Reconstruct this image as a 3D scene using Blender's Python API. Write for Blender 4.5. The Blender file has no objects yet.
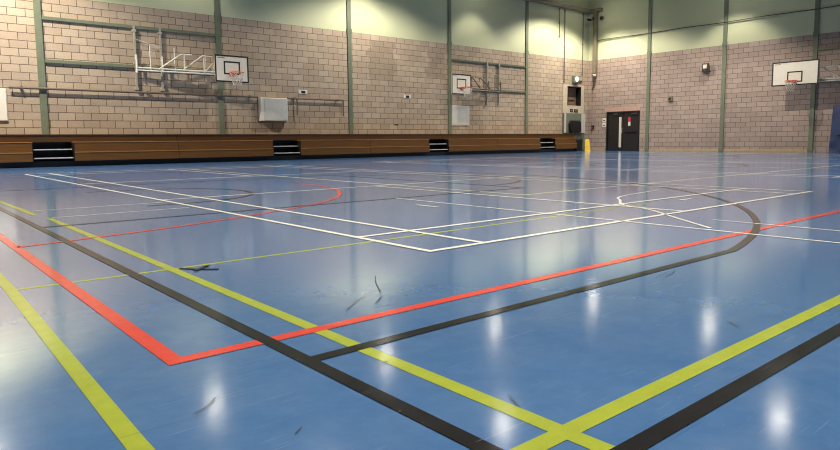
import bpy, bmesh, math, random
from mathutils import Vector, Matrix
random.seed(7)
SC = bpy.context.scene
COL = SC.collection
PI = math.pi

# ------------------------------------------------------------------ hall sizes (metres)
XR, YL_, XB, YB, ZC, ZB = 30.68, 21.65, -1.3, -6.6, 9.2, 4.95   # right wall, left wall, near end, near side, ceiling, block height

# ------------------------------------------------------------------ materials
def lin(c):
    return tuple(((v/255)/12.92 if v/255 <= .04045 else ((v/255+.055)/1.055)**2.4) for v in c) + (1,)

class NT:
    def __init__(self, name):
        self.m = bpy.data.materials.new(name); self.m.use_nodes = True
        self.t = self.m.node_tree; self.n = self.t.nodes
        self.b = self.n['Principled BSDF']
    def new(self, kind, **kw):
        nd = self.n.new(kind)
        for k, v in kw.items(): setattr(nd, k, v)
        return nd
    def link(self, a, b): self.t.links.new(a, b)
    def coords(self, scale=(1, 1, 1), rot=(0, 0, 0), loc=(0, 0, 0)):
        tc = self.new('ShaderNodeTexCoord'); mp = self.new('ShaderNodeMapping')
        mp.inputs['Scale'].default_value = scale; mp.inputs['Rotation'].default_value = rot
        mp.inputs['Location'].default_value = loc
        self.link(tc.outputs['Object'], mp.inputs['Vector']); return mp.outputs['Vector']
    def noise(self, vec, scale, detail=3, rough=.55):
        nz = self.new('ShaderNodeTexNoise'); nz.inputs['Scale'].default_value = scale
        nz.inputs['Detail'].default_value = detail; nz.inputs['Roughness'].default_value = rough
        self.link(vec, nz.inputs['Vector']); return nz.outputs['Fac']
    def ramp(self, fac, stops):
        r = self.new('ShaderNodeValToRGB'); e = r.color_ramp.elements
        while len(e) < len(stops): e.new(.5)
        for el, (p, c) in zip(e, stops): el.position = p; el.color = c
        self.link(fac, r.inputs['Fac']); return r.outputs['Color']
    def mix(self, fac, a, b, mode='MIX'):
        mx = self.new('ShaderNodeMix', data_type='RGBA', blend_type=mode)
        for s, v in ((mx.inputs[0], fac), (mx.inputs[6], a), (mx.inputs[7], b)):
            if hasattr(v, 'links') or hasattr(v, 'is_linked'): self.link(v, s)
            else: s.default_value = v
        return mx.outputs[2]
    def math(self, op, a, b=0.0, c=None):
        md = self.new('ShaderNodeMath', operation=op)
        for i, v in enumerate((a, b) if c is None else (a, b, c)):
            if hasattr(v, 'is_linked'): self.link(v, md.inputs[i])
            else: md.inputs[i].default_value = v
        return md.outputs[0]
    def bump(self, h, strength=.3, dist=.01, normal=None):
        bp = self.new('ShaderNodeBump'); bp.inputs['Strength'].default_value = strength
        bp.inputs['Distance'].default_value = dist; self.link(h, bp.inputs['Height'])
        if normal is not None: self.link(normal, bp.inputs['Normal'])
        return bp.outputs['Normal']

def plain(name, rgb, rough=.5, metal=0, var=.08, scale=6, spec=.5, bump=0):
    k = NT(name); v = k.coords(); f = k.noise(v, scale, 4)
    c = lin(rgb); lo = tuple(x*(1-var) for x in c[:3])+(1,); hi = tuple(min(1, x*(1+var)) for x in c[:3])+(1,)
    k.link(k.ramp(f, [(.3, lo), (.7, hi)]), k.b.inputs['Base Color'])
    k.b.inputs['Roughness'].default_value = rough; k.b.inputs['Metallic'].default_value = metal
    k.b.inputs['Specular IOR Level'].default_value = spec
    if bump: k.link(k.bump(k.noise(v, scale*8, 3), bump), k.b.inputs['Normal'])
    return k.m

FLOOR_ROUGH = .14
def floor_finish(k, base, dust=.2, coat=.55):
    """sealed sports floor: a fine orange peel, scratches and polish wear over a base colour"""
    v = k.coords()
    big = k.noise(v, .55, 4, .6); mid = k.noise(v, 5, 4, .65)
    # fine scratches in three directions
    scr = None
    for rot, sx, sc in ((.35, 46, 2.6), (1.25, 60, 3.1), (2.2, 42, 2.2), (2.9, 54, 3.4)):
        vv = k.coords(scale=(1, sx, 1), rot=(0, 0, rot), loc=(sc*3.1, sc*1.7, 0))
        s = k.noise(vv, sc, 2, .5)
        s = k.math('GREATER_THAN', s, .705)
        scr = s if scr is None else k.math('MAXIMUM', scr, s)
    gate = k.math('GREATER_THAN', k.noise(v, 2.2, 2), .48)
    scr = k.math('MULTIPLY', scr, gate)
    c = k.mix(k.math('MULTIPLY', mid, dust), base, (.42, .47, .52, 1))
    c = k.mix(k.math('MULTIPLY', scr, .12), c, (.62, .66, .70, 1))
    dk = None
    for rot, sx, sc in ((.9, 30, 2.1), (2.5, 26, 1.5), (.1, 38, 2.6)):
        s = k.math('GREATER_THAN', k.noise(k.coords(scale=(1, sx, 1), rot=(0, 0, rot), loc=(sc*5.3, sc*2.9, 0)), sc, 2, .5), .725)
        dk = s if dk is None else k.math('MAXIMUM', dk, s)
    c = k.mix(k.math('MULTIPLY', dk, .2), c, (.03, .06, .11, 1))
    bl = k.ramp(k.noise(v, 14, 5, .7), [(.35, (.93, .94, .95, 1)), (.65, (1.06, 1.05, 1.04, 1))])
    c = k.mix(1, c, bl, 'MULTIPLY')
    k.link(c, k.b.inputs['Base Color'])
    r = k.math('MULTIPLY_ADD', big, .10, FLOOR_ROUGH-.05)
    r = k.math('MULTIPLY_ADD', mid, .06, k.math('SUBTRACT', r, .03))
    k.link(r, k.b.inputs['Roughness'])
    n = k.bump(k.noise(v, 110, 2, .5), .02, .002)
    n = k.bump(k.noise(v, 1.6, 2, .5), .008, .01, n)
    k.link(n, k.b.inputs['Normal'])
    k.b.inputs['Specular IOR Level'].default_value = .5; k.b.inputs['IOR'].default_value = 1.55
    k.b.inputs['Coat Weight'].default_value = coat; k.b.inputs['Coat Roughness'].default_value = .115; k.b.inputs['Coat IOR'].default_value = 1.5

def floor_mat():
    k = NT('blue_sports_floor')
    v = k.coords(); f = k.noise(v, .8, 5, .6)
    base = k.ramp(f, [(.3, lin((56, 108, 170))), (.7, lin((66, 118, 178)))])
    floor_finish(k, base); return k.m
def paint(name, rgb):
    k = NT(name); c = lin(rgb)
    rgbn = k.new('ShaderNodeRGB'); rgbn.outputs[0].default_value = c
    v = k.coords(); f = k.noise(v, 9, 4)
    base = k.mix(f, rgbn.outputs[0], tuple(x*.86 for x in c[:3])+(1,))
    floor_finish(k, base, .06, 0); k.b.inputs['Specular IOR Level'].default_value = .3; k.b.inputs['IOR'].default_value = 1.45; return k.m

def block_mat(name, along, c1, c2, mortar, dark_boxes=()):
    """fair-faced concrete blocks 450 x 225"""
    k = NT(name); tc = k.new('ShaderNodeTexCoord'); sp = k.new('ShaderNodeSeparateXYZ'); cb = k.new('ShaderNodeCombineXYZ')
    k.link(tc.outputs['Object'], sp.inputs[0])
    k.link(sp.outputs[along], cb.inputs[0]); k.link(sp.outputs['Z'], cb.inputs[1])
    br = k.new('ShaderNodeTexBrick')
    br.offset = .5; br.squash = 1
    br.inputs['Scale'].default_value = 1; br.inputs['Brick Width'].default_value = .45; br.inputs['Row Height'].default_value = .225
    br.inputs['Mortar Size'].default_value = .0095; br.inputs['Mortar Smooth'].default_value = .3; br.inputs['Bias'].default_value = 0
    br.inputs['Color1'].default_value = lin(c1); br.inputs['Color2'].default_value = lin(c2); br.inputs['Mortar'].default_value = lin(mortar)
    k.link(cb.outputs[0], br.inputs['Vector'])
    col = br.outputs['Color']
    g = k.noise(cb.outputs[0], 26, 5, .7)
    col = k.mix(1, col, k.ramp(g, [(.3, (.80, .80, .80, 1)), (.7, (1.14, 1.14, 1.14, 1))]), 'MULTIPLY')
    w = k.noise(cb.outputs[0], .45, 4, .6)
    col = k.mix(1, col, k.ramp(w, [(.3, (.84, .84, .83, 1)), (.7, (1.08, 1.07, 1.06, 1))]), 'MULTIPLY')
    # darker patches on the blocks, sides wobbled by noise
    for (a0, a1, z0, z1, amt) in dark_boxes:
        wob = k.math('MULTIPLY_ADD', k.noise(cb.outputs[0], 2.0, 1), 1.1, -.55)
        a = k.math('ADD', sp.outputs[along], wob)
        m1 = k.math('MULTIPLY', k.math('GREATER_THAN', a, a0), k.math('LESS_THAN', a, a1))
        m2 = k.math('MULTIPLY', k.math('GREATER_THAN', sp.outputs['Z'], z0), k.math('LESS_THAN', sp.outputs['Z'], z1))
        col = k.mix(k.math('MULTIPLY', k.math('MULTIPLY', m1, m2), amt), col, (.20, .15, .105, 1))
    k.link(col, k.b.inputs['Base Color'])
    k.b.inputs['Roughness'].default_value = .85; k.b.inputs['Specular IOR Level'].default_value = .25
    h = k.math('MULTIPLY_ADD', br.outputs['Fac'], -1, k.math('MULTIPLY', g, .25))
    k.link(k.bump(h, .5, .006), k.b.inputs['Normal'])
    return k.m

def net_mat(): return plain('white_net_cord', (196, 186, 172), .9)

M = {}
M['floor'] = floor_mat()
M['white_line'] = paint('white_court_paint', (250, 248, 236))
M['yellow_line'] = paint('yellow_court_paint', (172, 186, 60))
M['red_line'] = paint('red_court_paint', (226, 72, 56))
M['dark_line'] = paint('black_court_paint', (30, 26, 24))
M['pale_line'] = paint('pale_yellow_court_paint', (226, 220, 178))
M['block_left'] = block_mat('buff_concrete_blocks', 'X', (186, 168, 147), (171, 153, 134), (90, 76, 66), ((15.7, 17.0, 3.15, 4.75, .45), (18.9, 19.9, 3.4, 4.7, .35)))
M['block_right'] = block_mat('pink_grey_concrete_blocks', 'Y', (172, 153, 142), (158, 140, 130), (94, 77, 70))
M['clad'] = plain('pale_cream_cladding', (190, 193, 158), .6, var=.03, scale=.8)
M['green'] = plain('sage_green_steel', (108, 115, 95), .5, var=.1)
M['dgreen'] = plain('dark_sage_steel', (88, 94, 78), .5, var=.1)
M['grey'] = plain('galvanised_grey_steel', (206, 201, 188), .5, 0)
M['dgrey'] = plain('dark_grey_steel', (84, 80, 74), .45, .4)
M['chan'] = plain('weathered_grey_steel', (158, 152, 140), .5)
M['pipe'] = plain('grey_brown_pipe', (104, 92, 82), .5)
M['trunk'] = plain('grey_trunking', (120, 112, 94), .5)
M['white'] = plain('white_painted_panel', (222, 214, 200), .55, var=.03)
M['offwhite'] = plain('pale_grey_panel', (196, 194, 186), .6, var=.06)
M['board'] = plain('cream_white_backboard', (228, 220, 204), .45, var=.03)
M['black'] = plain('black_plastic', (22, 21, 21), .5)
M['blackedge'] = plain('black_board_paint', (30, 28, 27), .5)
M['orange'] = plain('orange_rim_enamel', (214, 74, 34), .4)
M['net'] = net_mat()
M['ceil'] = plain('grey_ceiling', (96, 96, 90), .8)
M['mat'] = plain('blue_vinyl_mat', (24, 46, 92), .6, var=.15, scale=3, bump=.15)
M['door'] = plain('black_brown_door', (36, 32, 31), .45)
M['dframe'] = plain('black_door_frame', (24, 22, 22), .5)
M['glass'] = plain('pale_vision_glass', (216, 206, 190), .15)
M['lintel'] = plain('pink_stone_lintel', (178, 144, 130), .85, var=.1)
M['yellow'] = plain('yellow_plastic', (222, 184, 40), .4)
M['red'] = plain('red_sign', (200, 60, 56), .5)
M['skirt'] = plain('pale_wood_skirting', (176, 152, 112), .55, var=.12)
M['greenbox'] = plain('grey_green_lacquer', (112, 118, 104), .5)
M['cream'] = plain('cream_frame', (200, 186, 162), .55)
M['recess'] = plain('dim_brown_back_panel', (118, 96, 80), .8)
M['nosing'] = plain('aluminium_nosing', (214, 210, 200), .4, .2)
M['wallback'] = plain('plain_buff_blocks', (120, 106, 92), .9)

def wood(name, rgb):
    k = NT(name); v = k.coords(scale=(.6, 9, 9)); f = k.noise(v, 2.4, 5, .6)
    c = lin(rgb)
    k.link(k.ramp(f, [(.3, tuple(x*.78 for x in c[:3])+(1,)), (.7, tuple(x*1.18 for x in c[:3])+(1,))]), k.b.inputs['Base Color'])
    k.b.inputs['Roughness'].default_value = .38; return k.m
M['wood'] = wood('brown_timber_fascia', (108, 71, 27))
M['woodtop'] = wood('dark_brown_timber_fascia', (84, 54, 22))
M['woodedge'] = wood('light_timber_edge', (156, 112, 58))

def emis(name, rgb, strength):
    k = NT(name); k.b.inputs['Base Color'].default_value = lin(rgb)
    k.b.inputs['Emission Color'].default_value = lin(rgb); k.b.inputs['Emission Strength'].default_value = strength
    return k.m
M['lens'] = emis('lit_lamp_lens', (255, 246, 226), 24)
M['emlamp'] = emis('lit_emergency_lens', (235, 250, 240), 1.1)

# ------------------------------------------------------------------ mesh helpers
class MB:
    def __init__(s): s.v = []; s.f = []; s.mi = []; s.smooth = []
    def add(s, vs, fs, mi=0, smooth=False):
        o = len(s.v); s.v += [tuple(v) for v in vs]
        for f in fs: s.f.append(tuple(i+o for i in f)); s.mi.append(mi); s.smooth.append(smooth)
        return s
    def box(s, x0, x1, y0, y1, z0, z1, mi=0):
        vs = [(x, y, z) for z in (z0, z1) for y in (y0, y1) for x in (x0, x1)]
        return s.add(vs, [(0, 2, 3, 1), (4, 5, 7, 6), (0, 1, 5, 4), (2, 6, 7, 3), (0, 4, 6, 2), (1, 3, 7, 5)], mi)
    def bbox(s, x0, x1, y0, y1, z0, z1, b=.01, mi=0):
        bm = bmesh.new(); bmesh.ops.create_cube(bm, size=1)
        for v in bm.verts: v.co = Vector(((x0+x1)/2+v.co.x*(x1-x0), (y0+y1)/2+v.co.y*(y1-y0), (z0+z1)/2+v.co.z*(z1-z0)))
        bmesh.ops.bevel(bm, geom=bm.edges[:], offset=b, segments=2, affect='EDGES', profile=.5)
        return s.addbm(bm, mi)
    def addbm(s, bm, mi=0, smooth=False):
        bm.verts.index_update()
        s.add([v.co[:] for v in bm.verts], [[v.index for v in f.verts] for f in bm.faces], mi, smooth); bm.free(); return s
    def tube(s, pts, r=.02, n=8, mi=0, cap=True):
        pts = [Vector(p) for p in pts]; rings = []
        for i, p in enumerate(pts):
            if i == 0: d = pts[1]-p
            elif i == len(pts)-1: d = p-pts[i-1]
            else: d = (pts[i+1]-p).normalized()+(p-pts[i-1]).normalized()
            d.normalize()
            up = Vector((0, 0, 1)) if abs(d.z) < .9 else Vector((1, 0, 0))
            a = d.cross(up).normalized(); b = d.cross(a)
            rings.append([p+(a*math.cos(2*PI*k/n)+b*math.sin(2*PI*k/n))*r for k in range(n)])
        vs = [v for rg in rings for v in rg]; fs = []
        for i in range(len(pts)-1):
            for k in range(n):
                fs.append((i*n+k, i*n+(k+1) % n, (i+1)*n+(k+1) % n, (i+1)*n+k))
        s.add(vs, fs, mi, True)
        if cap:
            s.add(rings[0], [tuple(range(n))], mi); s.add(rings[-1], [tuple(reversed(range(n)))], mi)
        return s
    def ring(s, c, R, r, n=28, m=8, mi=0, ax=('x', 'y')):
        vs = []; fs = []
        for i in range(n):
            a = 2*PI*i/n
            for j in range(m):
                b = 2*PI*j/m; q = R+r*math.cos(b)
                vs.append((c[0]+q*math.cos(a), c[1]+q*math.sin(a), c[2]+r*math.sin(b)))
        for i in range(n):
            for j in range(m):
                fs.append((i*m+j, ((i+1) % n)*m+j, ((i+1) % n)*m+(j+1) % m, i*m+(j+1) % m))
        return s.add(vs, fs, mi, True)
    def cyl(s, c, r, h, n=20, mi=0, axis='z', r2=None):
        r2 = r if r2 is None else r2
        def pt(a, rr, t):
            u, w = rr*math.cos(a), rr*math.sin(a)
            return {'z': (c[0]+u, c[1]+w, c[2]+t), 'y': (c[0]+u, c[1]+t, c[2]+w), 'x': (c[0]+t, c[1]+u, c[2]+w)}[axis]
        lo = [pt(2*PI*k/n, r, 0) for k in range(n)]; hi = [pt(2*PI*k/n, r2, h) for k in range(n)]
        s.add(lo+hi, [(k, (k+1) % n, n+(k+1) % n, n+k) for k in range(n)], mi, True)
        s.add(lo, [tuple(range(n))], mi); return s.add(hi, [tuple(reversed(range(n)))], mi)
    def strip(s, pts, w, z, mi=0, closed=False):
        """flat painted line along 2-D points"""
        P = [Vector((p[0], p[1])) for p in pts]; n = len(P); L = []
        for i in range(n):
            a = P[i-1] if (i > 0 or closed) else None; b = P[(i+1) % n] if (i < n-1 or closed) else None
            d1 = (P[i]-a).normalized() if a is not None else None; d2 = (b-P[i]).normalized() if b is not None else None
            if d1 is None: d = d2; sc = 1
            elif d2 is None: d = d1; sc = 1
            else:
                d = (d1+d2).normalized(); sc = 1/max(.3, d.dot(d1))
            nn = Vector((-d.y, d.x))*w/2*sc
            L.append((P[i]+nn, P[i]-nn))
        s.nz = getattr(s, 'nz', 0)+1; z += s.nz*.00004
        vs = [(q.x, q.y, z) for pr in L for q in pr]
        fs = [(2*i, 2*i+1, 2*((i+1) % n)+1, 2*((i+1) % n)) for i in range(n if closed else n-1)]
        return s.add(vs, fs, mi)
    def build(s, name, mats, parent=None, loc=None, bevel=0):
        me = bpy.data.meshes.new(name)
        org = Vector(loc) if loc is not None else Vector((0, 0, 0))
        me.from_pydata([tuple(Vector(v)-org) for v in s.v], [], s.f)
        mats = mats if isinstance(mats, (list, tuple)) else [mats]
        for m in mats: me.materials.append(m)
        for p, mi, sm in zip(me.polygons, s.mi, s.smooth): p.material_index = mi; p.use_smooth = sm
        bm = bmesh.new(); bm.from_mesh(me); bmesh.ops.recalc_face_normals(bm, faces=bm.faces[:]); bm.to_mesh(me); bm.free()
        o = bpy.data.objects.new(name, me); COL.objects.link(o)
        if parent is not None:
            o.parent = parent; o.location = org
        else: o.location = org
        return o

def flat(name, mb, mats, parent):      # painted markings: normals stay up
    o = mb.build(name, mats, parent)
    me = o.data
    for p in me.polygons:
        if p.normal.z < 0: p.flip()
    return o

def tag(o, label, cat=None, group=None, kind=None):
    o['label'] = label
    if cat: o['category'] = cat
    if group: o['group'] = group
    if kind: o['kind'] = kind
    return o
def part(o, label): o['label'] = label; return o
def empty(name, loc, label, cat, group=None, kind=None, rz=0):
    o = bpy.data.objects.new(name, None); COL.objects.link(o); o.location = loc; o.rotation_euler.z = rz
    o.empty_display_size = .1
    return tag(o, label, cat, group, kind)
def copy_tree(o, parent=None):
    c = o.copy(); COL.objects.link(c)
    if parent is not None: c.parent = parent
    for ch in list(o.children): copy_tree(ch, c)
    return c

# ------------------------------------------------------------------ the shell
T = .3
fl = MB().box(XB-T, XR+T, YB-T, YL_+T, -.2, 0).build('floor', M['floor'])
tag(fl, 'glossy scuffed blue sports hall floor covered in court lines', 'floor', kind='structure')
ce = MB().box(XB-T, XR+T, YB-T, YL_+T, ZC, ZC+.2).build('ceiling', M['ceil'])
tag(ce, 'grey ceiling high over the sports hall', 'ceiling', kind='structure')

def wall(name, mb, mat, label): return tag(mb.build(name, mat), label, 'wall', kind='structure')
# left wall has a hatch opening
HX0, HX1, HZ0, HZ1 = 28.76, 29.95, 2.46, 3.49
wl = MB()
wl.box(XB-T, HX0, YL_, YL_+T, 0, ZB).box(HX1, XR+T, YL_, YL_+T, 0, ZB)
wl.box(HX0, HX1, YL_, YL_+T, 0, HZ0).box(HX0, HX1, YL_, YL_+T, HZ1, ZB)
wl = wall('wall_left', wl, M['block_left'], 'buff concrete block wall behind the brown bleachers with pale cladding above')
cl = MB().box(XB-T, XR+T, YL_, YL_+T, ZB, ZC)
part(cl.build('cladding', M['clad'], wl), 'pale cream upper cladding')
# right wall with the door opening
DY0, DY1, DZ = 18.42, 20.42, 2.10
wr = MB()
wr.box(XR, XR+T, YB-T, DY0, 0, ZB).box(XR, XR+T, DY1, YL_, 0, ZB).box(XR, XR+T, DY0, DY1, DZ, ZB)
wr = wall('wall_right', wr, M['block_right'], 'pinkish grey concrete block wall with black double door and pale cladding above')
part(MB().box(XR, XR+T, YB-T, YL_, ZB, ZC).build('cladding', M['clad'], wr), 'pale cream upper cladding')
part(MB().box(XR-.012, XR+.02, DY0-.02, DY1+.12, DZ, DZ+.225).build('lintel', M['lintel'], wr), 'pinkish lintel course over the door')
w3 = wall('wall_back', MB().box(XB-T, XB, YB-T, YL_, 0, ZC), M['wallback'], 'buff block end wall behind the viewer')
w4 = wall('wall_near', MB().box(XB, XR, YB-T, YB, 0, ZC), M['wallback'], 'buff block side wall opposite the bleachers')
bb = MB().bbox(XR-.035, XR, 10.1, DY0-.06, 0, .1, .006).build('baseboard_right', M['skirt'])
tag(bb, 'pale timber skirting along the foot of the right wall', 'skirting', kind='structure')
bb = MB().bbox(XR-.03, XR, DY1+.06, YL_-.05, 0, .1, .006).build('baseboard_corner', M['skirt'])
tag(bb, 'short skirting between the hall corner and the black door', 'skirting', kind='structure')

# steel columns
def column(axis, pos, label, w=.18):
    m = MB(); d = .055
    def bx(a0, a1, b, z0, z1):
        if axis == 'x': m.box(a0, a1, YL_-b, YL_, z0, z1)
        else: m.box(XR-b, XR, a0, a1, z0, z1)
    bx(pos-w/2, pos+w/2, d, 0, ZC)
    for z in (.02, 4.9): bx(pos-w/2-.02, pos+w/2+.02, d+.012, z, z+.16)
    tag(m.build('steel_column', M['green']), label, 'column', 'green steel wall columns', 'structure')
for i, x in enumerate((3.9, 9.3, 14.7, 20.12, 25.41)):
    column('x', x, ['green steel column at the far left above the first bleacher aisle', 'green steel column behind the first left backboard',
        'green steel column between the two left wall hoops', 'green steel column just left of the second hoop', 'green steel column between second hoop and the corner hatch'][i])
for i, y in enumerate((17.97, 14.12, 10.3)):
    column('y', y, ['green steel column just right of the black double door', 'green steel column right of the small wall floodlight', 'green steel column behind the right hand backboard'][i])

# ------------------------------------------------------------------ floor markings (parts of the floor)
Z0 = .0006
def arc(c, r, a0, a1, n=48): return [(c[0]+r*math.cos(a0+(a1-a0)*i/n), c[1]+r*math.sin(a0+(a1-a0)*i/n)) for i in range(n+1)]
def crom(P, k=8):
    P = [Vector(p) for p in P]; Q = [P[0]*2-P[1]]+P+[P[-1]*2-P[-2]]; out = []
    for i in range(1, len(Q)-2):
        for j in range(k):
            t = j/k; a, b, c, d = Q[i-1:i+3]
            out.append(.5*((2*b)+(c-a)*t+(2*a-5*b+4*c-d)*t*t+(3*b-a-3*c+d)*t**3))
    return out+[P[-1]]
# basketball court in dark paint
BX0, BY0, CY = .954, .715, 8.24; BX1 = BX0+28; BY1 = 2*CY-BY0; W = .05
m = MB(); z = Z0*4
m.strip([(BX0, BY0-.0), (BX0, BY1), (BX1, BY1), (BX1, BY0)], W, z, closed=True)
def bends(x0, sgn):
    hx = x0+sgn*1.575; y3 = BY0+.945; th = math.acos((CY-y3)/6.70)
    lo = [(x0, y3)]+[(hx+sgn*6.70*math.sin(a), CY-6.70*math.cos(a)) for a in [th+i*(PI-2*th)/90 for i in range(91)]]+[(x0, 2*CY-y3)]
    m.strip(lo, W, z)
    m.strip([(x0, CY-2.45), (x0+sgn*5.8, CY-2.45), (x0+sgn*5.8, CY+2.45), (x0, CY+2.45)], W, z)
    m.strip([(x0+sgn*5.8+sgn*1.8*math.sin(a), CY-1.8*math.cos(a)) for a in [i*PI/40 for i in range(41)]], W, z)
    m.strip([(hx-sgn*.375, CY-1.27)]+[(hx+sgn*1.27*math.sin(a), CY-1.27*math.cos(a)) for a in [i*PI/40 for i in range(41)]]+[(hx-sgn*.375, CY+1.27)], W, z)
bends(BX0, 1); bends(BX1, -1)
m.strip([(14.95, BY0), (14.95, BY1)], W, z); m.strip(arc((14.95, CY), 1.8, 0, 2*PI)[:-1], W, z, closed=True)
part(flat('basketball_court_lines', m, M['dark_line'], fl), 'dark brown black basketball lines')
# red court
m = MB(); z = Z0*3; RX, RY = .651, 1.924
m.strip([(RX, 20.0), (RX, RY), (29.3, RY), (29.3, 20.0)], .055, z)
part(flat('red_court_boundary', m, M['red_line'], fl), 'bright red boundary line with corner')
m = MB()
half = [(RX, 4.78), (1.64, 5.03), (2.5, 5.35), (3.25, 5.72), (3.66, 5.97), (4.16, 6.44), (4.67, 7.19), (4.95, 7.95), (5.05, 8.7), (5.07, 9.2)]
m.strip(crom(half), .05, z)
part(flat('red_goal_area_arc', m, M['red_line'], fl), 'red curved goal area line')
# yellow courts
m = MB(); z = Z0*2
m.strip([(1.145, -1.5), (1.145, 6.44)], .052, z); m.strip([(1.10, 6.86), (1.07, 9.0), (1.07, 18.0)], .05, z)
m.strip([(.15, .855), (29.6, .855)], .052, z)
m.strip([(.394, -1.0), (.394, 1.45), (.43, 3.4), (.43, 19.0)], .047, z)
part(flat('yellow_court_lines', m, M['yellow_line'], fl), 'lime yellow court lines')
m = MB(); z = Z0
m.strip([(.43, 3.38), (1.2, 3.375), (6.0, 3.46)], .032, z)
part(flat('thin_yellow_line', m, M['yellow_line'], fl), 'thin lime yellow line')
# badminton courts (white)
def badminton(x0, y0, label):
    m = MB(); z = Z0*5; w = .046; a, b = x0+6.1, y0+13.4
    m.strip([(x0, y0), (x0, b), (a, b), (a, y0)], w, z, closed=True)
    for x in (x0+.46, a-.46): m.strip([(x, y0), (x, b)], w, z)
    for y in (y0+.76, b-.76, y0+6.7-1.98, y0+6.7+1.98): m.strip([(x0, y), (a, y)], w, z)
    c = x0+3.05
    m.strip([(c, y0), (c, y0+4.72)], w, z); m.strip([(c, b-4.72), (c, b)], w, z)
    part(flat('badminton_court_lines', m, M['white_line'], fl), label)
badminton(2.487, 2.851, 'white badminton lines with corner in the middle foreground')
badminton(11.8, 2.851, 'white badminton lines of the second court towards the right wall')
badminton(21.1, 2.851, 'white badminton lines of the third court nearest the right wall')
# pale volleyball box and the thin white cross line
m = MB(); z = Z0*1.5
m.strip([(25.0, 5.03), (5.88, 5.03), (5.88, 15.6), (25.0, 15.6)], .05, z)
part(flat('pale_court_box', m, M['pale_line'], fl), 'pale yellow court boundary')
m = MB(); z = Z0*5
m.strip([(4.53, -1.2), (4.53, 5.8)], .03, z)
m.strip([(5.10, -1.0), (5.12, 2.4)], .022, z)
m.strip([(1.15, 7.26), (2.45, 7.26)], .02, z); m.strip([(1.17, 6.47), (2.4, 6.47)], .02, z)
m.strip([(4.21, 4.70), (4.21, 5.02)], .035, z)
m.strip([(6.5, 3.41), (6.74, 3.41)], .035, z)
part(flat('thin_white_lines', m, M['white_line'], fl), 'thin white cross lines and short dashes')
m = MB()
m.strip(crom([(4.62, 2.18), (4.99, 2.62), (5.43, 3.13), (5.66, 3.56), (6.05, 3.84), (6.35, 4.05), (6.8, 4.16), (7.6, 4.27)]), .027, Z0*5)
part(flat('curved_white_line', m, M['white_line'], fl), 'worn curving white line')
# scuffs
m = MB(); z = Z0*6
SC_ = [[(1.82, 2.49), (1.74, 2.38), (1.64, 2.21)], [(1.56, 2.21), (1.46, 2.14), (1.36, 2.06)], [(1.6, 2.15), (1.51, 2.07)], [(1.87, 2.16), (1.93, 2.16)],
 [(.55, 1.51), (.59, 1.53), (.63, 1.57)], [(2.84, 1.55), (2.95, 1.57), (3.0, 1.59)], [(2.8, 1.58), (2.93, 1.59)],
 [(2.3, 1.01), (2.25, .95)], [(.71, 1.27), (.68, 1.25)], [(1.07, 1.48), (1.13, 1.49)], [(1.2, 1.07), (1.17, 1.01)]]
for s_ in SC_:
    pts = crom(s_, 5) if len(s_) > 2 else [Vector(q) for q in s_]
    m.strip(pts, random.uniform(.003, .006), z)
sc_ob = flat('scuff_marks', m, plain('rubber_scuff', (58, 72, 92), .4), fl); part(sc_ob, 'dark rubber scuffs'); sc_ob['kind'] = 'stuff'
# tape scrap lying on the floor
m = MB()
def slab(mb, pts, w, z0, z1):
    P = [Vector(p) for p in pts]
    for a, b in zip(P, P[1:]):
        d = (b-a).normalized(); n = Vector((-d.y, d.x))*w/2
        q = [a+n, b+n, b-n, a-n]
        mb.add([(v.x, v.y, zz) for zz in (z0, z1) for v in q], [(0, 1, 2, 3), (4, 5, 6, 7), (0, 1, 5, 4), (1, 2, 6, 5), (2, 3, 7, 6), (3, 0, 4, 7)])
slab(m, [(1.185, 3.36), (1.215, 3.31), (1.26, 3.255), (1.325, 3.195)], .02, .002, .004)
slab(m, [(1.215, 3.235), (1.25, 3.26), (1.29, 3.30), (1.325, 3.325)], .02, .0035, .006)
tag(m.build('tape_scrap', M['black'], loc=(1.25, 3.27, .002)), 'crossed scrap of black tape stuck beside the yellow line', 'tape')

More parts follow.
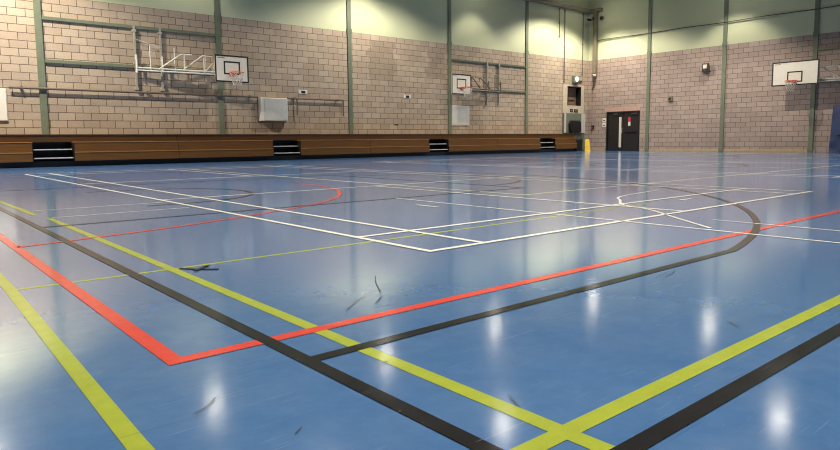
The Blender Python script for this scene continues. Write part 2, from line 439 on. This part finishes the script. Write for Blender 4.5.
# ------------------------------------------------------------------ bleachers
YF = 20.60
aisles = [(3.39, 4.41), (10.74, 11.81), (18.01, 19.11), (25.34, 26.50)]
bays = [(-1.0, 7.42), (7.43, 14.90), (14.91, 22.22), (22.23, 28.29)]
blab = ['brown retracted bleacher bay at the far left of the hall', 'brown retracted bleacher bay under the white wall box',
        'brown retracted bleacher bay under the second left hoop', 'brown retracted bleacher bay ending at the corner hatch']
def fascia(x0, x1, y0, y1, z0, z1, mat, parent, name):
    b = MB().bbox(x0, x1, y0, y1, z0, z1, .006).build(name, mat, parent, loc=None); return b
for (b0, b1), (a0, a1), lab in zip(bays, aisles, blab):
    cx = (b0+b1)/2
    root = empty('bleacher_bay', (cx, YF+.5, 0), lab, 'bleachers', 'retracted bleacher bays along the left wall')
    rp = root.location.copy()
    def P_(name, mb, mat):
        o = mb.build(name, mat, root); o.location = -rp; return o
    # tier decks and back body
    P_('deck', MB().box(b0, b1, YF+.24, YL_-.06, .70, .895).box(b0, b1, YF+.55, YL_-.06, .0, .70), M['black'])
    P_('plinth', MB().box(b0, b1, YF+.16, YF+.55, 0, .16), M['black'])
    P_('upper_fascia', MB().bbox(b0, b1, YF+.22, YF+.25, .70, .90, .004), M['woodtop'])
    P_('seat_edge', MB().bbox(b0, b1, YF+.20, YL_-.06, .895, .925, .004), M['woodtop'])
    for (c0, c1) in ((b0, a0), (a1, b1)):
        sub = 2.6
        P_('middle_fascia', MB().bbox(c0, c1, YF+.05, YF+.08, .42, .685, .004), M['wood'])
        P_('tread_edge', MB().bbox(c0, c1, YF+.04, YF+.55, .685, .71, .003), M['woodedge'])
        P_('lower_fascia', MB().bbox(c0+(.02 if c0 > b0 else 0), c1-(.02 if c1 < b1 else 0), YF, YF+.03, .16, .395, .004), M['wood'])
        P_('tread_edge', MB().bbox(c0+(.02 if c0 > b0 else 0), c1-(.02 if c1 < b1 else 0), YF-.01, YF+.55, .395, .42, .003), M['woodedge'])
        P_('side_panel', MB().box(c0, c0+.02, YF+.04, YF+.55, .16, .685) if c0 > b0 else MB().box(c1-.02, c1, YF+.04, YF+.55, .16, .685), M['black'])
    for zz, dy in ((.50, .16), (.26, .05)):
        st = P_('aisle_step', MB().box(a0+.021, a1-.021, YF+dy, YF+.55, zz-.03, zz), M['black'])
        part(P_('step_nosing', MB().bbox(a0+.021, a1-.021, YF+dy-.012, YF+dy+.02, zz-.024, zz+.006, .003), M['nosing']), 'pale metal nosing')

# black unit and yellow sign at the end of the bleachers
rt = empty('equipment_case', (28.66, YF+.35, 0), 'black equipment case standing at the right end of the bleachers', 'case')
MB().bbox(-.26, .26, -.25, .25, .03, .60, .02).build('body', M['black'], rt)
MB().bbox(-.27, .27, -.26, .26, .60, .66, .012).build('lid', M['dgrey'], rt)
for x in (-.2, .2):
    for y in (-.2, .2): MB().cyl((x, y, 0), .03, .04, 10).build('foot', M['dgrey'], rt)
rt = empty('wet_floor_sign', (29.36, 20.72, 0), 'yellow folding wet floor sign standing right of the bleachers', 'sign', rz=-.75)
def apanel(s):
    bm = bmesh.new()
    pr = [(-.15, 0), (.15, 0), (.105, .6), (.05, .64), (-.05, .64), (-.105, .6)]
    t = .012
    def q(x, z, o): y = s*(.14*(1-z/.64)+.006)+o; return (x, y, z)
    vs = [bm.verts.new(q(x, z, -t/2)) for x, z in pr]+[bm.verts.new(q(x, z, t/2)) for x, z in pr]
    n = len(pr); bm.faces.new(vs[:n]); bm.faces.new(list(reversed(vs[n:])))
    for i in range(n): bm.faces.new((vs[i], vs[(i+1) % n], vs[n+(i+1) % n], vs[n+i]))
    return MB().addbm(bm)
apanel(-1).build('front_panel', M['yellow'], rt); apanel(1).build('rear_panel', M['yellow'], rt)
MB().tube([(-.06, 0, .635), (.06, 0, .635)], .012).build('hinge', M['yellow'], rt)

# ------------------------------------------------------------------ rails and pipes on the walls
def rail(name, axis, a0, a1, zc, h, d, label, cat='rail', mat='green', grp='horizontal green wall rails'):
    m = MB()
    if axis == 'x': m.bbox(a0, a1, YL_-d, YL_, zc-h/2, zc+h/2, .006)
    else: m.bbox(XR-d, XR, a0, a1, zc-h/2, zc+h/2, .006)
    return tag(m.build(name, M[mat]), label, cat, grp)
rail('wall_rail', 'x', 4.0, 9.2, 4.29, .10, .07, 'upper green rail above the first left hoop frame')
rail('wall_rail', 'x', 4.0, 9.2, 3.06, .10, .07, 'lower green rail behind the first left hoop frame')
rail('wall_rail', 'x', 20.22, 25.31, 4.27, .09, .06, 'upper green rail above the second left hoop', mat='dgreen')
rail('wall_rail', 'x', 20.22, 25.31, 3.02, .09, .06, 'lower green rail behind the second left hoop')
rail('wall_rail', 'y', 6.6, 10.2, 4.30, .09, .06, 'upper green rail right of the right wall backboard')
rail('wall_rail', 'y', 6.6, 10.2, 3.05, .09, .06, 'lower green rail behind the right wall hoop arms')
def pipe_run(x0, x1, drops, label):
    rt = empty('conduit_pipe', ((x0+x1)/2, YL_, 2.25), label, 'pipe', 'grey brown pipes along the left wall')
    def RP(name, mb, mat):
        o = mb.build(name, M[mat], rt); o.location = -rt.location; return o
    RP('run', MB().tube([(x0, YL_-.105, 2.255), (x1, YL_-.105, 2.255)], .034), 'pipe')
    for x in drops: RP('drop', MB().tube([(x, YL_-.105, 2.25), (x, YL_-.105, 1.63)], .026), 'pipe')
    k = max(2, int((x1-x0)/2.2))
    for i in range(k):
        x = x0+.3+(x1-x0-.6)*i/(k-1); RP('clip', MB().box(x-.03, x+.03, YL_-.13, YL_, 2.21, 2.30), 'pipe')
pipe_run(3.06, 10.66, (), 'long grey brown pipe left of the white wall box above the bleachers')
pipe_run(11.84, 14.33, (12.24, 14.30), 'short grey brown pipe right of the white wall box with two drops')
# white wall box, panels, plates
rt = empty('wall_box', (11.2, YL_, 1.82), 'white padded wall box hanging on the pipe above the bleachers', 'box')
MB().bbox(-.50, .60, -.20, 0, -.42, .42, .02).build('body', M['white'], rt)
MB().bbox(-.36, .58, -.215, -.198, -.40, .40, .006).build('door', M['offwhite'], rt)
MB().box(-.52, .62, -.01, 0, -.44, .44).build('back_frame', M['dgrey'], rt)
rt = empty('white_board', (2.5, YL_, 1.76), 'white panel on the block wall cut by the left picture edge', 'panel')
MB().bbox(-.75, .48, -.05, 0, -.44, .45, .008).build('panel', M['white'], rt)
MB().box(-.77, .50, -.02, 0, -.46, .47).build('frame', M['offwhite'], rt)
rt = empty('notice_board', (20.78, YL_, 1.78), 'pale grey panel on the wall under the second left hoop', 'panel')
MB().bbox(-.60, .56, -.035, 0, -.44, .42, .006).build('panel', M['offwhite'], rt)
MB().box(-.63, .59, -.02, 0, -.47, .45).build('frame', M['white'], rt)
def plate(x, z, label):
    r = empty('wall_socket_plate', (x, YL_, z), label, 'wall plate', 'small white plates on the left wall')
    MB().bbox(-.19, .19, -.025, 0, -.075, .075, .006).build('plate', M['white'], r)
    MB().bbox(-.07, .10, -.034, -.02, -.05, .045, .004).build('cover', M['blackedge'], r)
plate(12.55, 2.52, 'small white plate with dark centre above the pipe near the white wall box')
plate(17.64, 2.53, 'small white plate with dark centre left of the second hoop')
r = empty('wall_vent', (17.0, YL_, 1.33), 'tiny dark slot low on the blocks left of the second hoop', 'vent')
MB().box(-.06, .14, -.012, 0, -.025, .025).build('slot', M['dgrey'], r)

# ------------------------------------------------------------------ basketball hoops
def net(c, R=.225, depth=.42):
    m = MB(); n = 10; L = 6
    def rad(t): return R*(1-.52*t+.10*t*t)
    def pt(k, l):
        t = l/L; a = 2*PI*(k+.5*(l % 2))/n
        return (c[0]+rad(t)*math.cos(a), c[1]+rad(t)*math.sin(a), c[2]-.02-depth*t)
    for k in range(n):
        for l in range(L):
            if l % 2 == 0:
                m.tube([pt(k, l), pt(k, l+1)], .0075, 4, cap=False); m.tube([pt(k+1, l), pt(k, l+1)], .0075, 4, cap=False)
            else:
                m.tube([pt(k, l), pt(k, l+1)], .0075, 4, cap=False); m.tube([pt(k, l), pt(k+1, l+1)], .0075, 4, cap=False)
    return m
def hoop(loc, rz, bw, bh, inner, proj, side, chan, label, group, metal='grey', z_chan=(2.32, 4.33)):
    """local frame: origin on the wall under the board centre, -y faces the hall, side=-1 when the wall frame is to the left"""
    root = empty('basketball_hoop', loc, label, 'basketball hoop', group, rz=rz)
    zb = 2.67 if bh < 1 else 2.80; yb = -proj
    # backboard: sheet, black border, black target square
    b = MB().bbox(-bw/2, bw/2, yb-.015, yb+.015, zb, zb+bh, .004, 0)
    def fr(x0, x1, z0, z1, w, mi):
        y0, y1 = yb-.019, yb-.012
        b.box(x0, x1, y0, y1, z0, z0+w, mi); b.box(x0, x1, y0, y1, z1-w, z1, mi); b.box(x0, x0+w, y0, y1, z0+w, z1-w, mi); b.box(x1-w, x1, y0, y1, z0+w, z1-w, mi)
    fr(-bw/2, bw/2, zb, zb+bh, .05, 1)
    iw, ih, iz = inner
    fr(-iw/2, iw/2, zb+iz, zb+iz+ih, .05, 1)
    part(b.build('backboard', [M['board'], M['blackedge']], root), 'white board with black border and target square')
    b2 = MB().bbox(-bw/2+.02, bw/2-.02, yb+.016, yb+.05, zb+.03, zb+.08, .006).bbox(-bw/2+.02, bw/2-.02, yb+.016, yb+.05, zb+bh-.08, zb+bh-.03, .006)
    for x in (-.32, .32): b2.bbox(x-.025, x+.025, yb+.016, yb+.055, zb+.03, zb+bh-.03, .006)
    b2.build('board_frame', M['dgrey'], root)
    zr = zb+iz+.04
    rm = MB().ring((0, yb-.39, zr), .225, .014)
    rm.bbox(-.10, .10, yb-.03, yb-.019, zr-.10, zr+.03, .004)
    rm.bbox(-.06, .06, yb-.20, yb-.02, zr-.012, zr+.006, .004)
    for x in (-.08, .08): rm.tube([(x, yb-.03, zr-.09), (x*1.3, yb-.21, zr-.005)], .008, 6)
    rm.build('rim', M['orange'], root)
    net((0, yb-.39, zr)).build('net', M['net'], root)
    # wall channels
    rts = []
    for cxx in chan:
        c = MB().bbox(cxx-.033, cxx+.033, -.10, -.065, z_chan[0], z_chan[1], .006).box(cxx-.012, cxx+.012, -.07, -.002, z_chan[0], z_chan[1])
        for z in (z_chan[0]+.05, 3.16, z_chan[1]-.16): c.bbox(cxx-.06, cxx+.06, -.105, -.001, z-.04, z+.04, .006)
        c.build('wall_channel', M['chan'], root)
    # swinging trusses, folded sideways along the wall
    tip = side*(bw/2-.03)                       # board edge nearest the frame
    for i, cxx in enumerate(chan):
        far = (0.25*side if i else tip)         # outer truss meets the board edge, inner truss its middle
        if abs(cxx) < abs(chan[1-i]): far = -side*.05
        a = -.18; e = yb+.08
        L = far-cxx
        def at(t): return cxx+L*t, a+(e-a)*t
        t = MB(); r = .027
        x, y = at(0); t.tube([(x, -.18, 2.86), (x, -.18, 3.42)], .03)
        for z in (2.90, 3.30): t.tube([(x, -.07, z), (x, -.18, z)], .024)
        p0, p1 = at(0), at(1)
        for z in (3.02, 2.94): t.tube([(p0[0], p0[1], z), (p1[0], p1[1], z-.03)], r)
        q0, q1 = at(.26), at(.56)
        t.tube([(q0[0], q0[1], 2.98), (q1[0], q1[1], 3.50)], r)
        q2 = at(.60); t.tube([(q1[0], q1[1], 3.50), (q2[0], q2[1], 3.52), (q2[0], q2[1], 2.98)], r)
        q3 = at(.70); t.tube([(q2[0], q2[1], 3.50), (q3[0], q3[1], 3.50)], r)
        q4 = at(.17); t.tube([(q4[0], q4[1], 2.94), (q4[0], q4[1], 3.72)], .018); q5 = at(.86); t.tube([(q5[0], q5[1], 2.94), (q5[0], q5[1], 3.42)], .02); t.tube([(q5[0], q5[1], 2.96), (at(.99)[0], at(.99)[1], 3.30)], .016)
        t.tube([(at(.97)[0], at(.97)[1], 2.97), (at(1)[0], yb+.05, 3.30)], .016)
        t.build('swing_truss', M[metal], root)
    # long horizontal strut tying both trusses
    s = MB(); x0, y0 = chan[0]+(tip-chan[0])*.60, -.14+(yb+.24)*.6; x1 = chan[1]+(-side*.05-chan[1])*.60
    s.tube([(x0, y0+.02, 2.98), (x1, y0+.02, 2.98)], .02)
    s.build('tie_strut', M[metal], root)
    MB().tube([(chan[0], -.11, 3.92), (chan[1], -.11, 3.70)], .010).build('cross_brace', M['grey'], root)
    # tiny maker's strip at the top corner
    MB().box(-bw/2+.10, -bw/2+.34, yb-.018, yb-.014, zb+bh-.105, zb+bh-.085).build('maker_strip', M['dgrey'], root)
    return root
hoop((9.47, YL_, 0), 0, 1.2, .9, (.58, .44, .26), .65, -1, (6.53-9.47, 7.33-9.47), 'first left wall basketball hoop folded sideways beside a green column', 'basketball hoops on the walls')
hoop((20.24, YL_, 0), 0, 1.2, .9, (.58, .44, .26), .65, 1, (22.50-20.24, 23.33-20.24), 'second left wall basketball hoop with grey panel beneath and frame to its right', 'basketball hoops on the walls', metal='pipe')  # darker truss metal paints in the backlit shade of this frame
hoop((XR, 10.66, 0), -PI/2, 1.8, 1.0, (.59, .45, .13), 1.10, 1, (2.05, 2.9), 'large right wall basketball hoop beside the blue crash mat', 'basketball hoops on the walls')

# ------------------------------------------------------------------ corner hatch, panel door, lamp, trunking
rt = empty('wall_hatch', (29.32, YL_, 2.8), 'cream framed hatch in the corner of the left block wall', 'hatch')
x0, x1, z0, z1 = 28.39-29.32, 30.24-29.32, 2.05-2.8, 3.58-2.8; ix0, ix1, iz0, iz1 = HX0-29.32, HX1-29.32, HZ0-2.8, HZ1-2.8
m = MB(); m.box(x0, ix0, -.04, 0, z0, z1); m.box(ix1, x1, -.04, 0, z0, z1); m.box(ix0, ix1, -.04, 0, z0, iz0); m.box(ix0, ix1, -.04, 0, iz1, z1)
m.build('frame', M['cream'], rt)
m = MB(); m.box(ix0, ix1, .24, .26, iz0, iz1)
m.build('back_panel', M['recess'], rt)
m = MB()
for i in range(4): m.box(ix0, ix1-.25, .20, .24, iz0+.08+i*.24, iz0+.24+i*.24)
m.build('slats', M['recess'], rt)
MB().box(ix0, ix0+.05, -.06, .24, iz0, iz1).box(ix1-.05, ix1, -.06, .24, iz0, iz1).box(ix0, ix1, -.06, .24, iz1-.05, iz1).build('lining', M['black'], rt)
def smallsign(x, z, w, h, label):
    r = empty('sign_plate', (x, YL_-.04, z), label, 'sign', 'small dark signs under the hatch')
    MB().bbox(-w/2, w/2, -.012, 0, -h/2, h/2, .003).build('plate', M['black'], r)
    MB().box(-w/2+.05, w/2-.05, -.0135, -.011, -h/2+.05, h/2-.05).build('symbol', M['trunk'], r)
smallsign(29.13, 2.19, .26, .17, 'left small dark sign on the cream frame under the hatch')
smallsign(29.52, 2.18, .34, .17, 'right small dark sign on the cream frame under the hatch')
rt = empty('storage_cupboard', (29.32, YL_, 0), 'grey green cupboard below the corner hatch', 'cupboard')
MB().bbox(-.93, .92, -.10, 0, 0, 2.03, .01).build('body', M['greenbox'], rt)
for xa, xb in ((-.88, -.01), (.01, .87)): MB().bbox(xa, xb, -.125, -.10, .06, .94, .008).build('door', M['greenbox'], rt)
MB().bbox(-.93, .62, -.30, -.10, .95, .985, .006).build('shelf', M['dgrey'], rt)
MB().bbox(-.93, -.80, -.16, -.10, .985, 2.03, .008).build('side_post', M['offwhite'], rt)
MB().bbox(.62, .92, -.16, -.10, .985, 2.03, .008).build('side_post', M['offwhite'], rt)
rt = empty('loudspeaker', (29.22, YL_-.20, .986), 'black boxy loudspeaker on the cupboard shelf under the hatch', 'speaker')
m = MB()
bm = bmesh.new()
pr = [(-.46, .12), (-.34, 0), (.34, 0), (.48, .10), (.44, .58), (.30, .66), (-.36, .66), (-.50, .50)]
vs = [bm.verts.new((x, -.10, z)) for x, z in pr]+[bm.verts.new((x*.9, .08, z)) for x, z in pr]
n = len(pr); bm.faces.new(vs[:n]); bm.faces.new(list(reversed(vs[n:])))
for i in range(n): bm.faces.new((vs[i], vs[(i+1) % n], vs[n+(i+1) % n], vs[n+i]))
m.addbm(bm); m.build('cabinet', M['black'], rt)
MB().bbox(-.34, .34, -.115, -.099, .10, .56, .01).build('grille', M['dframe'], rt)

rt = empty('emergency_light', (29.41, YL_, 3.88), 'lit emergency light in green housing above the corner hatch', 'light')
MB().bbox(-.26, .20, -.16, 0, -.19, .19, .015).build('housing', M['greenbox'], rt)
part(MB().cyl((.0, -.18, 0), .13, .03, 20, axis='y').build('lens', M['emlamp'], rt), 'glowing round lens')
MB().bbox(.20, .64, -.06, 0, -.12, -.04, .008).build('bracket', M['dgrey'], rt)

o = MB().bbox(13.0, XR-.26, YL_-.26, YL_-.07, 7.50, 7.68, .008)
for x in (16.0, 18.4, 22.8, 27.0, 30.0): o.box(x-.04, x+.04, YL_-.08, YL_, 7.52, 7.66)
tag(o.build('cable_trunking', M['trunk']), 'grey square trunking running high along the left wall to the corner', 'trunking')
rt = empty('trunking_drop', (XR, 21.16, 5.8), 'square grey trunking dropping down the right wall beside the corner', 'trunking')
o = MB().bbox(XR-.22, XR, 21.06, 21.26, 4.04, 7.69, .008).build('vertical_drop', M['trunk'], rt); o.location = -rt.location
o = MB().bbox(XR-.22, XR-.0, 21.27, YL_-.01, 7.50, 7.68, .008).build('corner_run', M['trunk'], rt); o.location = -rt.location
o = MB().bbox(XR-.24, XR-.0, 20.80, 21.05, 7.52, 7.68, .008).build('end_cap', M['trunk'], rt); o.location = -rt.location
def cctv(loc, label, sx, white):
    r = empty('cctv_camera', loc, label, 'camera', 'security cameras on the trunking')
    MB().bbox(-.05, .05, -.05, .05, -.07, .07, .008).build('bracket', M['dgrey'], r)
    b = MB().cyl((-.30, sx*.12, -.06), .06, .26, 14, axis='x'); b.build('body', M['white' if white else 'black'], r)
    MB().cyl((-.315, sx*.12, -.06), .045, .02, 14, axis='x').build('lens', M['black'], r)
    MB().tube([(-.03, 0, -.02), (-.16, sx*.12, -.03)], .02).build('arm', M['dgrey'], r)
cctv((XR-.272, 21.12, 4.15), 'white security camera at the foot of the vertical trunking', -1, True)
cctv((XR-.272, 21.22, 7.15), 'dark security camera left of the trunking near its top', 1, False)
r = empty('wall_sensor', (XR-.03, 20.82, 7.15), 'round pale sensor right of the trunking near its top', 'sensor')
MB().cyl((-.06, 0, 0), .12, .06, 20, axis='x').build('base', M['trunk'], r); MB().cyl((-.09, 0, 0), .07, .03, 18, axis='x').build('dome', M['black'], r)

def conduit(x, z0, z1, label, rr=.022):
    o = MB().tube([(x, YL_-.045, z0), (x, YL_-.045, z1)], rr)
    for z in (z0+.1, (z0+z1)/2, z1-.1): o.box(x-.03, x+.03, YL_-.05, YL_-.0, z-.02, z+.02)
    tag(o.build('conduit', M['pipe']), label, 'conduit', 'thin vertical conduits in the corner')
conduit(28.45, 3.62, 7.49, 'thin vertical conduit running down to the left edge of the hatch')
conduit(30.06, 4.10, 7.49, 'thin vertical conduit running down to the right edge of the hatch')
conduit(28.0, 5.95, 7.49, 'short thin conduit ending halfway down the cladding near the corner', .018)
m = MB(); pts = []
for i in range(41):
    y = 21.06+(-6.0-21.06)*i/40; pts.append((XR-.06, y, 5.99+.012*math.sin(i*1.1)))
m.tube(pts, .022, 6)
tag(m.build('wall_cable', M['dgrey']), 'dark cable running along the right wall cladding', 'cable')

# ------------------------------------------------------------------ door and wall fittings on the right wall
rt = empty('door_1', (XR, 19.42, 0), 'black double door in the right wall near the corner', 'door', kind='structure')
def D(name, mb, mat, lab=None, par=None):
    o = mb.build(name, M[mat], rt); o.location = -rt.location
    if par is not None: o.parent = par; o.matrix_parent_inverse = Matrix(); o.location = (0, 0, 0)
    if lab: part(o, lab)
    return o
D('frame', MB().box(XR-.03, XR+.16, DY0, DY0+.07, 0, DZ).box(XR-.03, XR+.16, DY1-.07, DY1, 0, DZ).box(XR-.03, XR+.16, DY0, DY1, DZ-.07, DZ), 'dframe')
la = D('leaf', MB().bbox(XR+.03, XR+.075, 19.43, DY1-.075, .015, DZ-.075, .004), 'door')
lb = D('leaf', MB().bbox(XR+.03, XR+.075, DY0+.075, 19.41, .015, DZ-.075, .004), 'door')
D('vision_panel', MB().bbox(XR+.02, XR+.04, 19.52, 19.66, .18, 1.80, .004), 'glass', 'tall narrow pale glass strip', la)
D('closer', MB().bbox(XR-.05, XR+.03, 19.72, 20.02, 1.92, 1.99, .008), 'dgrey', None, la)
D('closer', MB().bbox(XR-.05, XR+.03, 18.56, 18.92, 1.92, 1.99, .008), 'dgrey', None, lb)
D('handle', MB().tube([(XR+.035, 19.47, .95), (XR, 19.47, .96), (XR-.005, 19.47, 1.07), (XR, 19.47, 1.19), (XR+.035, 19.47, 1.2)], .014), 'grey', None, la)
D('push_bar', MB().bbox(XR-.02, XR+.03, 18.6, 19.3, .98, 1.04, .008), 'dframe', None, lb)
D('red_notice', MB().bbox(XR+.02, XR+.032, 18.98, 19.11, 1.54, 1.78, .003), 'red', 'red notice', lb)
D('white_notice', MB().bbox(XR+.02, XR+.032, 18.98, 19.11, 1.32, 1.53, .003), 'white', 'white notice', lb)
def wsign(z, h, label):
    r = empty('wall_notice', (XR, 20.56, z), label, 'notice', 'white notices beside the door')
    MB().bbox(-.014, 0, -.12, .12, -h/2, h/2, .003).build('plate', M['white'], r)
    MB().box(-.0155, -.013, -.07, .07, -h/2+.05, -h/2+.10).build('print', M['dgrey'], r)
wsign(1.67, .20, 'upper small white notice left of the black double door')
wsign(1.41, .24, 'lower small white notice left of the black double door')
r = empty('call_point', (XR, 21.3, 1.30), 'small dark fitting on the blocks between corner and door', 'fitting')
MB().bbox(-.07, 0, -.10, .08, -.07, .09, .01).build('case', M['dframe'], r); MB().cyl((-.10, 0, -.04), .04, .04, 12, axis='x').build('knob', M['red'], r)
r = empty('wall_floodlight', (XR, 14.93, 4.02), 'small square dark framed floodlight on the right block wall', 'floodlight')
MB().bbox(-.24, -.10, -.15, .15, -.15, .15, .012).build('housing', M['dgrey'], r)
part(MB().bbox(-.25, -.235, -.09, .09, -.09, .09, .004).build('lens', M['white'], r), 'pale square lens')
MB().bbox(-.12, 0, -.05, .05, -.10, .10, .008).bbox(-.20, -.10, -.17, -.14, -.22, .04, .004).bbox(-.20, -.10, .14, .17, -.22, .04, .004).bbox(-.20, 0, -.17, .17, -.24, -.19, .004).build('bracket', M['dgrey'], r)
r = empty('wall_sounder', (XR, 16.75, 2.62), 'small grey box with dark front low on the right block wall', 'box')
MB().bbox(-.09, 0, -.11, .11, -.12, .12, .012).build('case', M['trunk'], r); MB().bbox(-.10, -.085, -.06, .06, -.07, .05, .006).build('grille', M['blackedge'], r)

# ------------------------------------------------------------------ crash mat leaning on the wall
def crash_mat():
    m = MB(); th = .24; H = 1.93; L = 2.4; lean = .30
    bm = bmesh.new(); bmesh.ops.create_grid(bm, x_segments=40, y_segments=28, size=.5)
    fr = []
    for v in bm.verts:
        u, w = v.co.x+.5, v.co.y+.5
        b = .018*math.sin(9*u+5*w)+.012*math.sin(23*w+7*u)*max(0, 1-1.6*w)+.02*math.sin(17*(w-.6*u))*max(0, 1-2.2*w)
        v.co = Vector((b-.02*(1-(2*u-1)**8)*(1-(2*w-1)**8), L*u, H*w)); 
    ret = bmesh.ops.extrude_face_region(bm, geom=bm.faces[:])
    for v in [g for g in ret['geom'] if isinstance(g, bmesh.types.BMVert)]: v.co = Vector((th, v.co.y, v.co.z))
    sh = Matrix.Identity(4); sh[0][2] = lean/H
    for v in bm.verts: v.co = sh @ v.co
    return m.addbm(bm, 0, False)
rt = empty('crash_mat', (XR-.62, 9.42, 0), 'navy blue crash mat leaning against the right wall at the picture edge', 'mat')
o = crash_mat().build('cover', M['mat'], rt); o.location = (0, 0, 0); o.rotation_euler.z = 0; o.scale = (1, -1, 1)
for y in (-.5, -1.6):
    MB().tube([(.12, y, .75), (.06, y+.06, .72), (.06, y+.24, .72), (.12, y+.30, .75)], .018, 6).build('handle', M['black'], rt)

# ------------------------------------------------------------------ lamps of the hall, plus added key lamps
HZ = 8.0
def beam(r, power, size, blend, soft):
    ld = bpy.data.lights.new('beam', 'SPOT'); ld.energy = power; ld.color = (1.0, .92, .78)
    ld.spot_size = math.radians(size); ld.spot_blend = blend; ld.shadow_soft_size = soft
    lo = bpy.data.objects.new('beam', ld); COL.objects.link(lo); lo.parent = r; lo.location = (0, 0, -.02)
def highbay_or_key(x, y, narrow, wide):
    r = empty('bay_or_key_lamp', (x, y, HZ), 'square high bay lamp or added key lamp hanging from the hall ceiling', 'lamp', 'high bay lamps in a grid')
    MB().bbox(-.30, .30, -.30, .30, .10, .24, .02).build('housing', M['dgrey'], r)
    MB().bbox(-.20, .20, -.20, .20, .03, .10, .01).build('lens', M['lens'] if narrow else M['white'], r)
    MB().tube([(0, 0, .24), (0, 0, ZC-HZ)], .012, 6).build('suspension_wire', M['dgrey'], r)
    if narrow: beam(r, narrow, 94, .45, .14)
    if wide: beam(r, wide, 136, .35, .10)
LAMPS = [  # x, y, close beam, wide beam
    (1.4, 20.2, 500, 0), (8.1, 20.3, 300, 0), (15.2, 20.2, 480, 0), (21.6, 20.2, 380, 0), (29.1, 20.0, 760, 0),
    (1.4, 18.4, 0, 4200), (15.4, 18.2, 0, 1500), (27.0, 19.0, 0, 1700), (23.8, 12.4, 0, 2000),  # added wide keys with unlit lenses, put in to cast the hoop shadows
    (1.4, 13.4, 1600, 0), (8.1, 13.4, 1600, 0), (14.2, 12.9, 1200, 0), (29.0, 13.6, 760, 0),
    (1.4, 6.6, 1900, 0), (8.1, 6.6, 2000, 0), (14.8, 6.6, 1700, 0), (20.9, 7.5, 1300, 0),
    (1.4, -.2, 1600, 0), (8.1, -.2, 1700, 0), (14.8, -.2, 1500, 0), (21.6, -.2, 1300, 0)]
for l in LAMPS: highbay_or_key(*l)

# black world: gives the hall no light
w = bpy.data.worlds.new('hall_air'); SC.world = w; w.use_nodes = True
w.node_tree.nodes['Background'].inputs[0].default_value = (.9, .9, .85, 1); w.node_tree.nodes['Background'].inputs[1].default_value = 0.0

# ------------------------------------------------------------------ camera (recovered from the court lines)
cam = bpy.data.cameras.new('camera'); co = bpy.data.objects.new('camera', cam); COL.objects.link(co)
R2 = (0.762861521595921, -0.6464963516524336, -0.009206854427481278)
D2 = (-0.07308590858091446, -0.0720749694043932, -0.9947178739483161)
FW = (0.6424178926798803, 0.7595048821998768, -0.10223299408357936)
mw = Matrix.Identity(4)
for i in range(3): mw[i][0] = R2[i]; mw[i][1] = -D2[i]; mw[i][2] = -FW[i]
mw[2][3] = .65986
co.matrix_world = mw
cam.sensor_width = 36; cam.lens = 642.94*36/840; cam.shift_y = (206.32-225)/840
cam.clip_start = .02; cam.clip_end = 200
SC.camera = co

vs_ = SC.view_settings
vs_.view_transform = 'Standard'; vs_.look = 'None'; vs_.gamma = 1; vs_.use_curve_mapping = False
vs_.exposure = 0.15
SC.cycles.max_bounces = 8; SC.cycles.diffuse_bounces = 5; SC.cycles.glossy_bounces = 4
SC.cycles.use_denoising = True; SC.cycles.filter_width = 1.1
SC.cycles.sample_clamp_indirect = 6
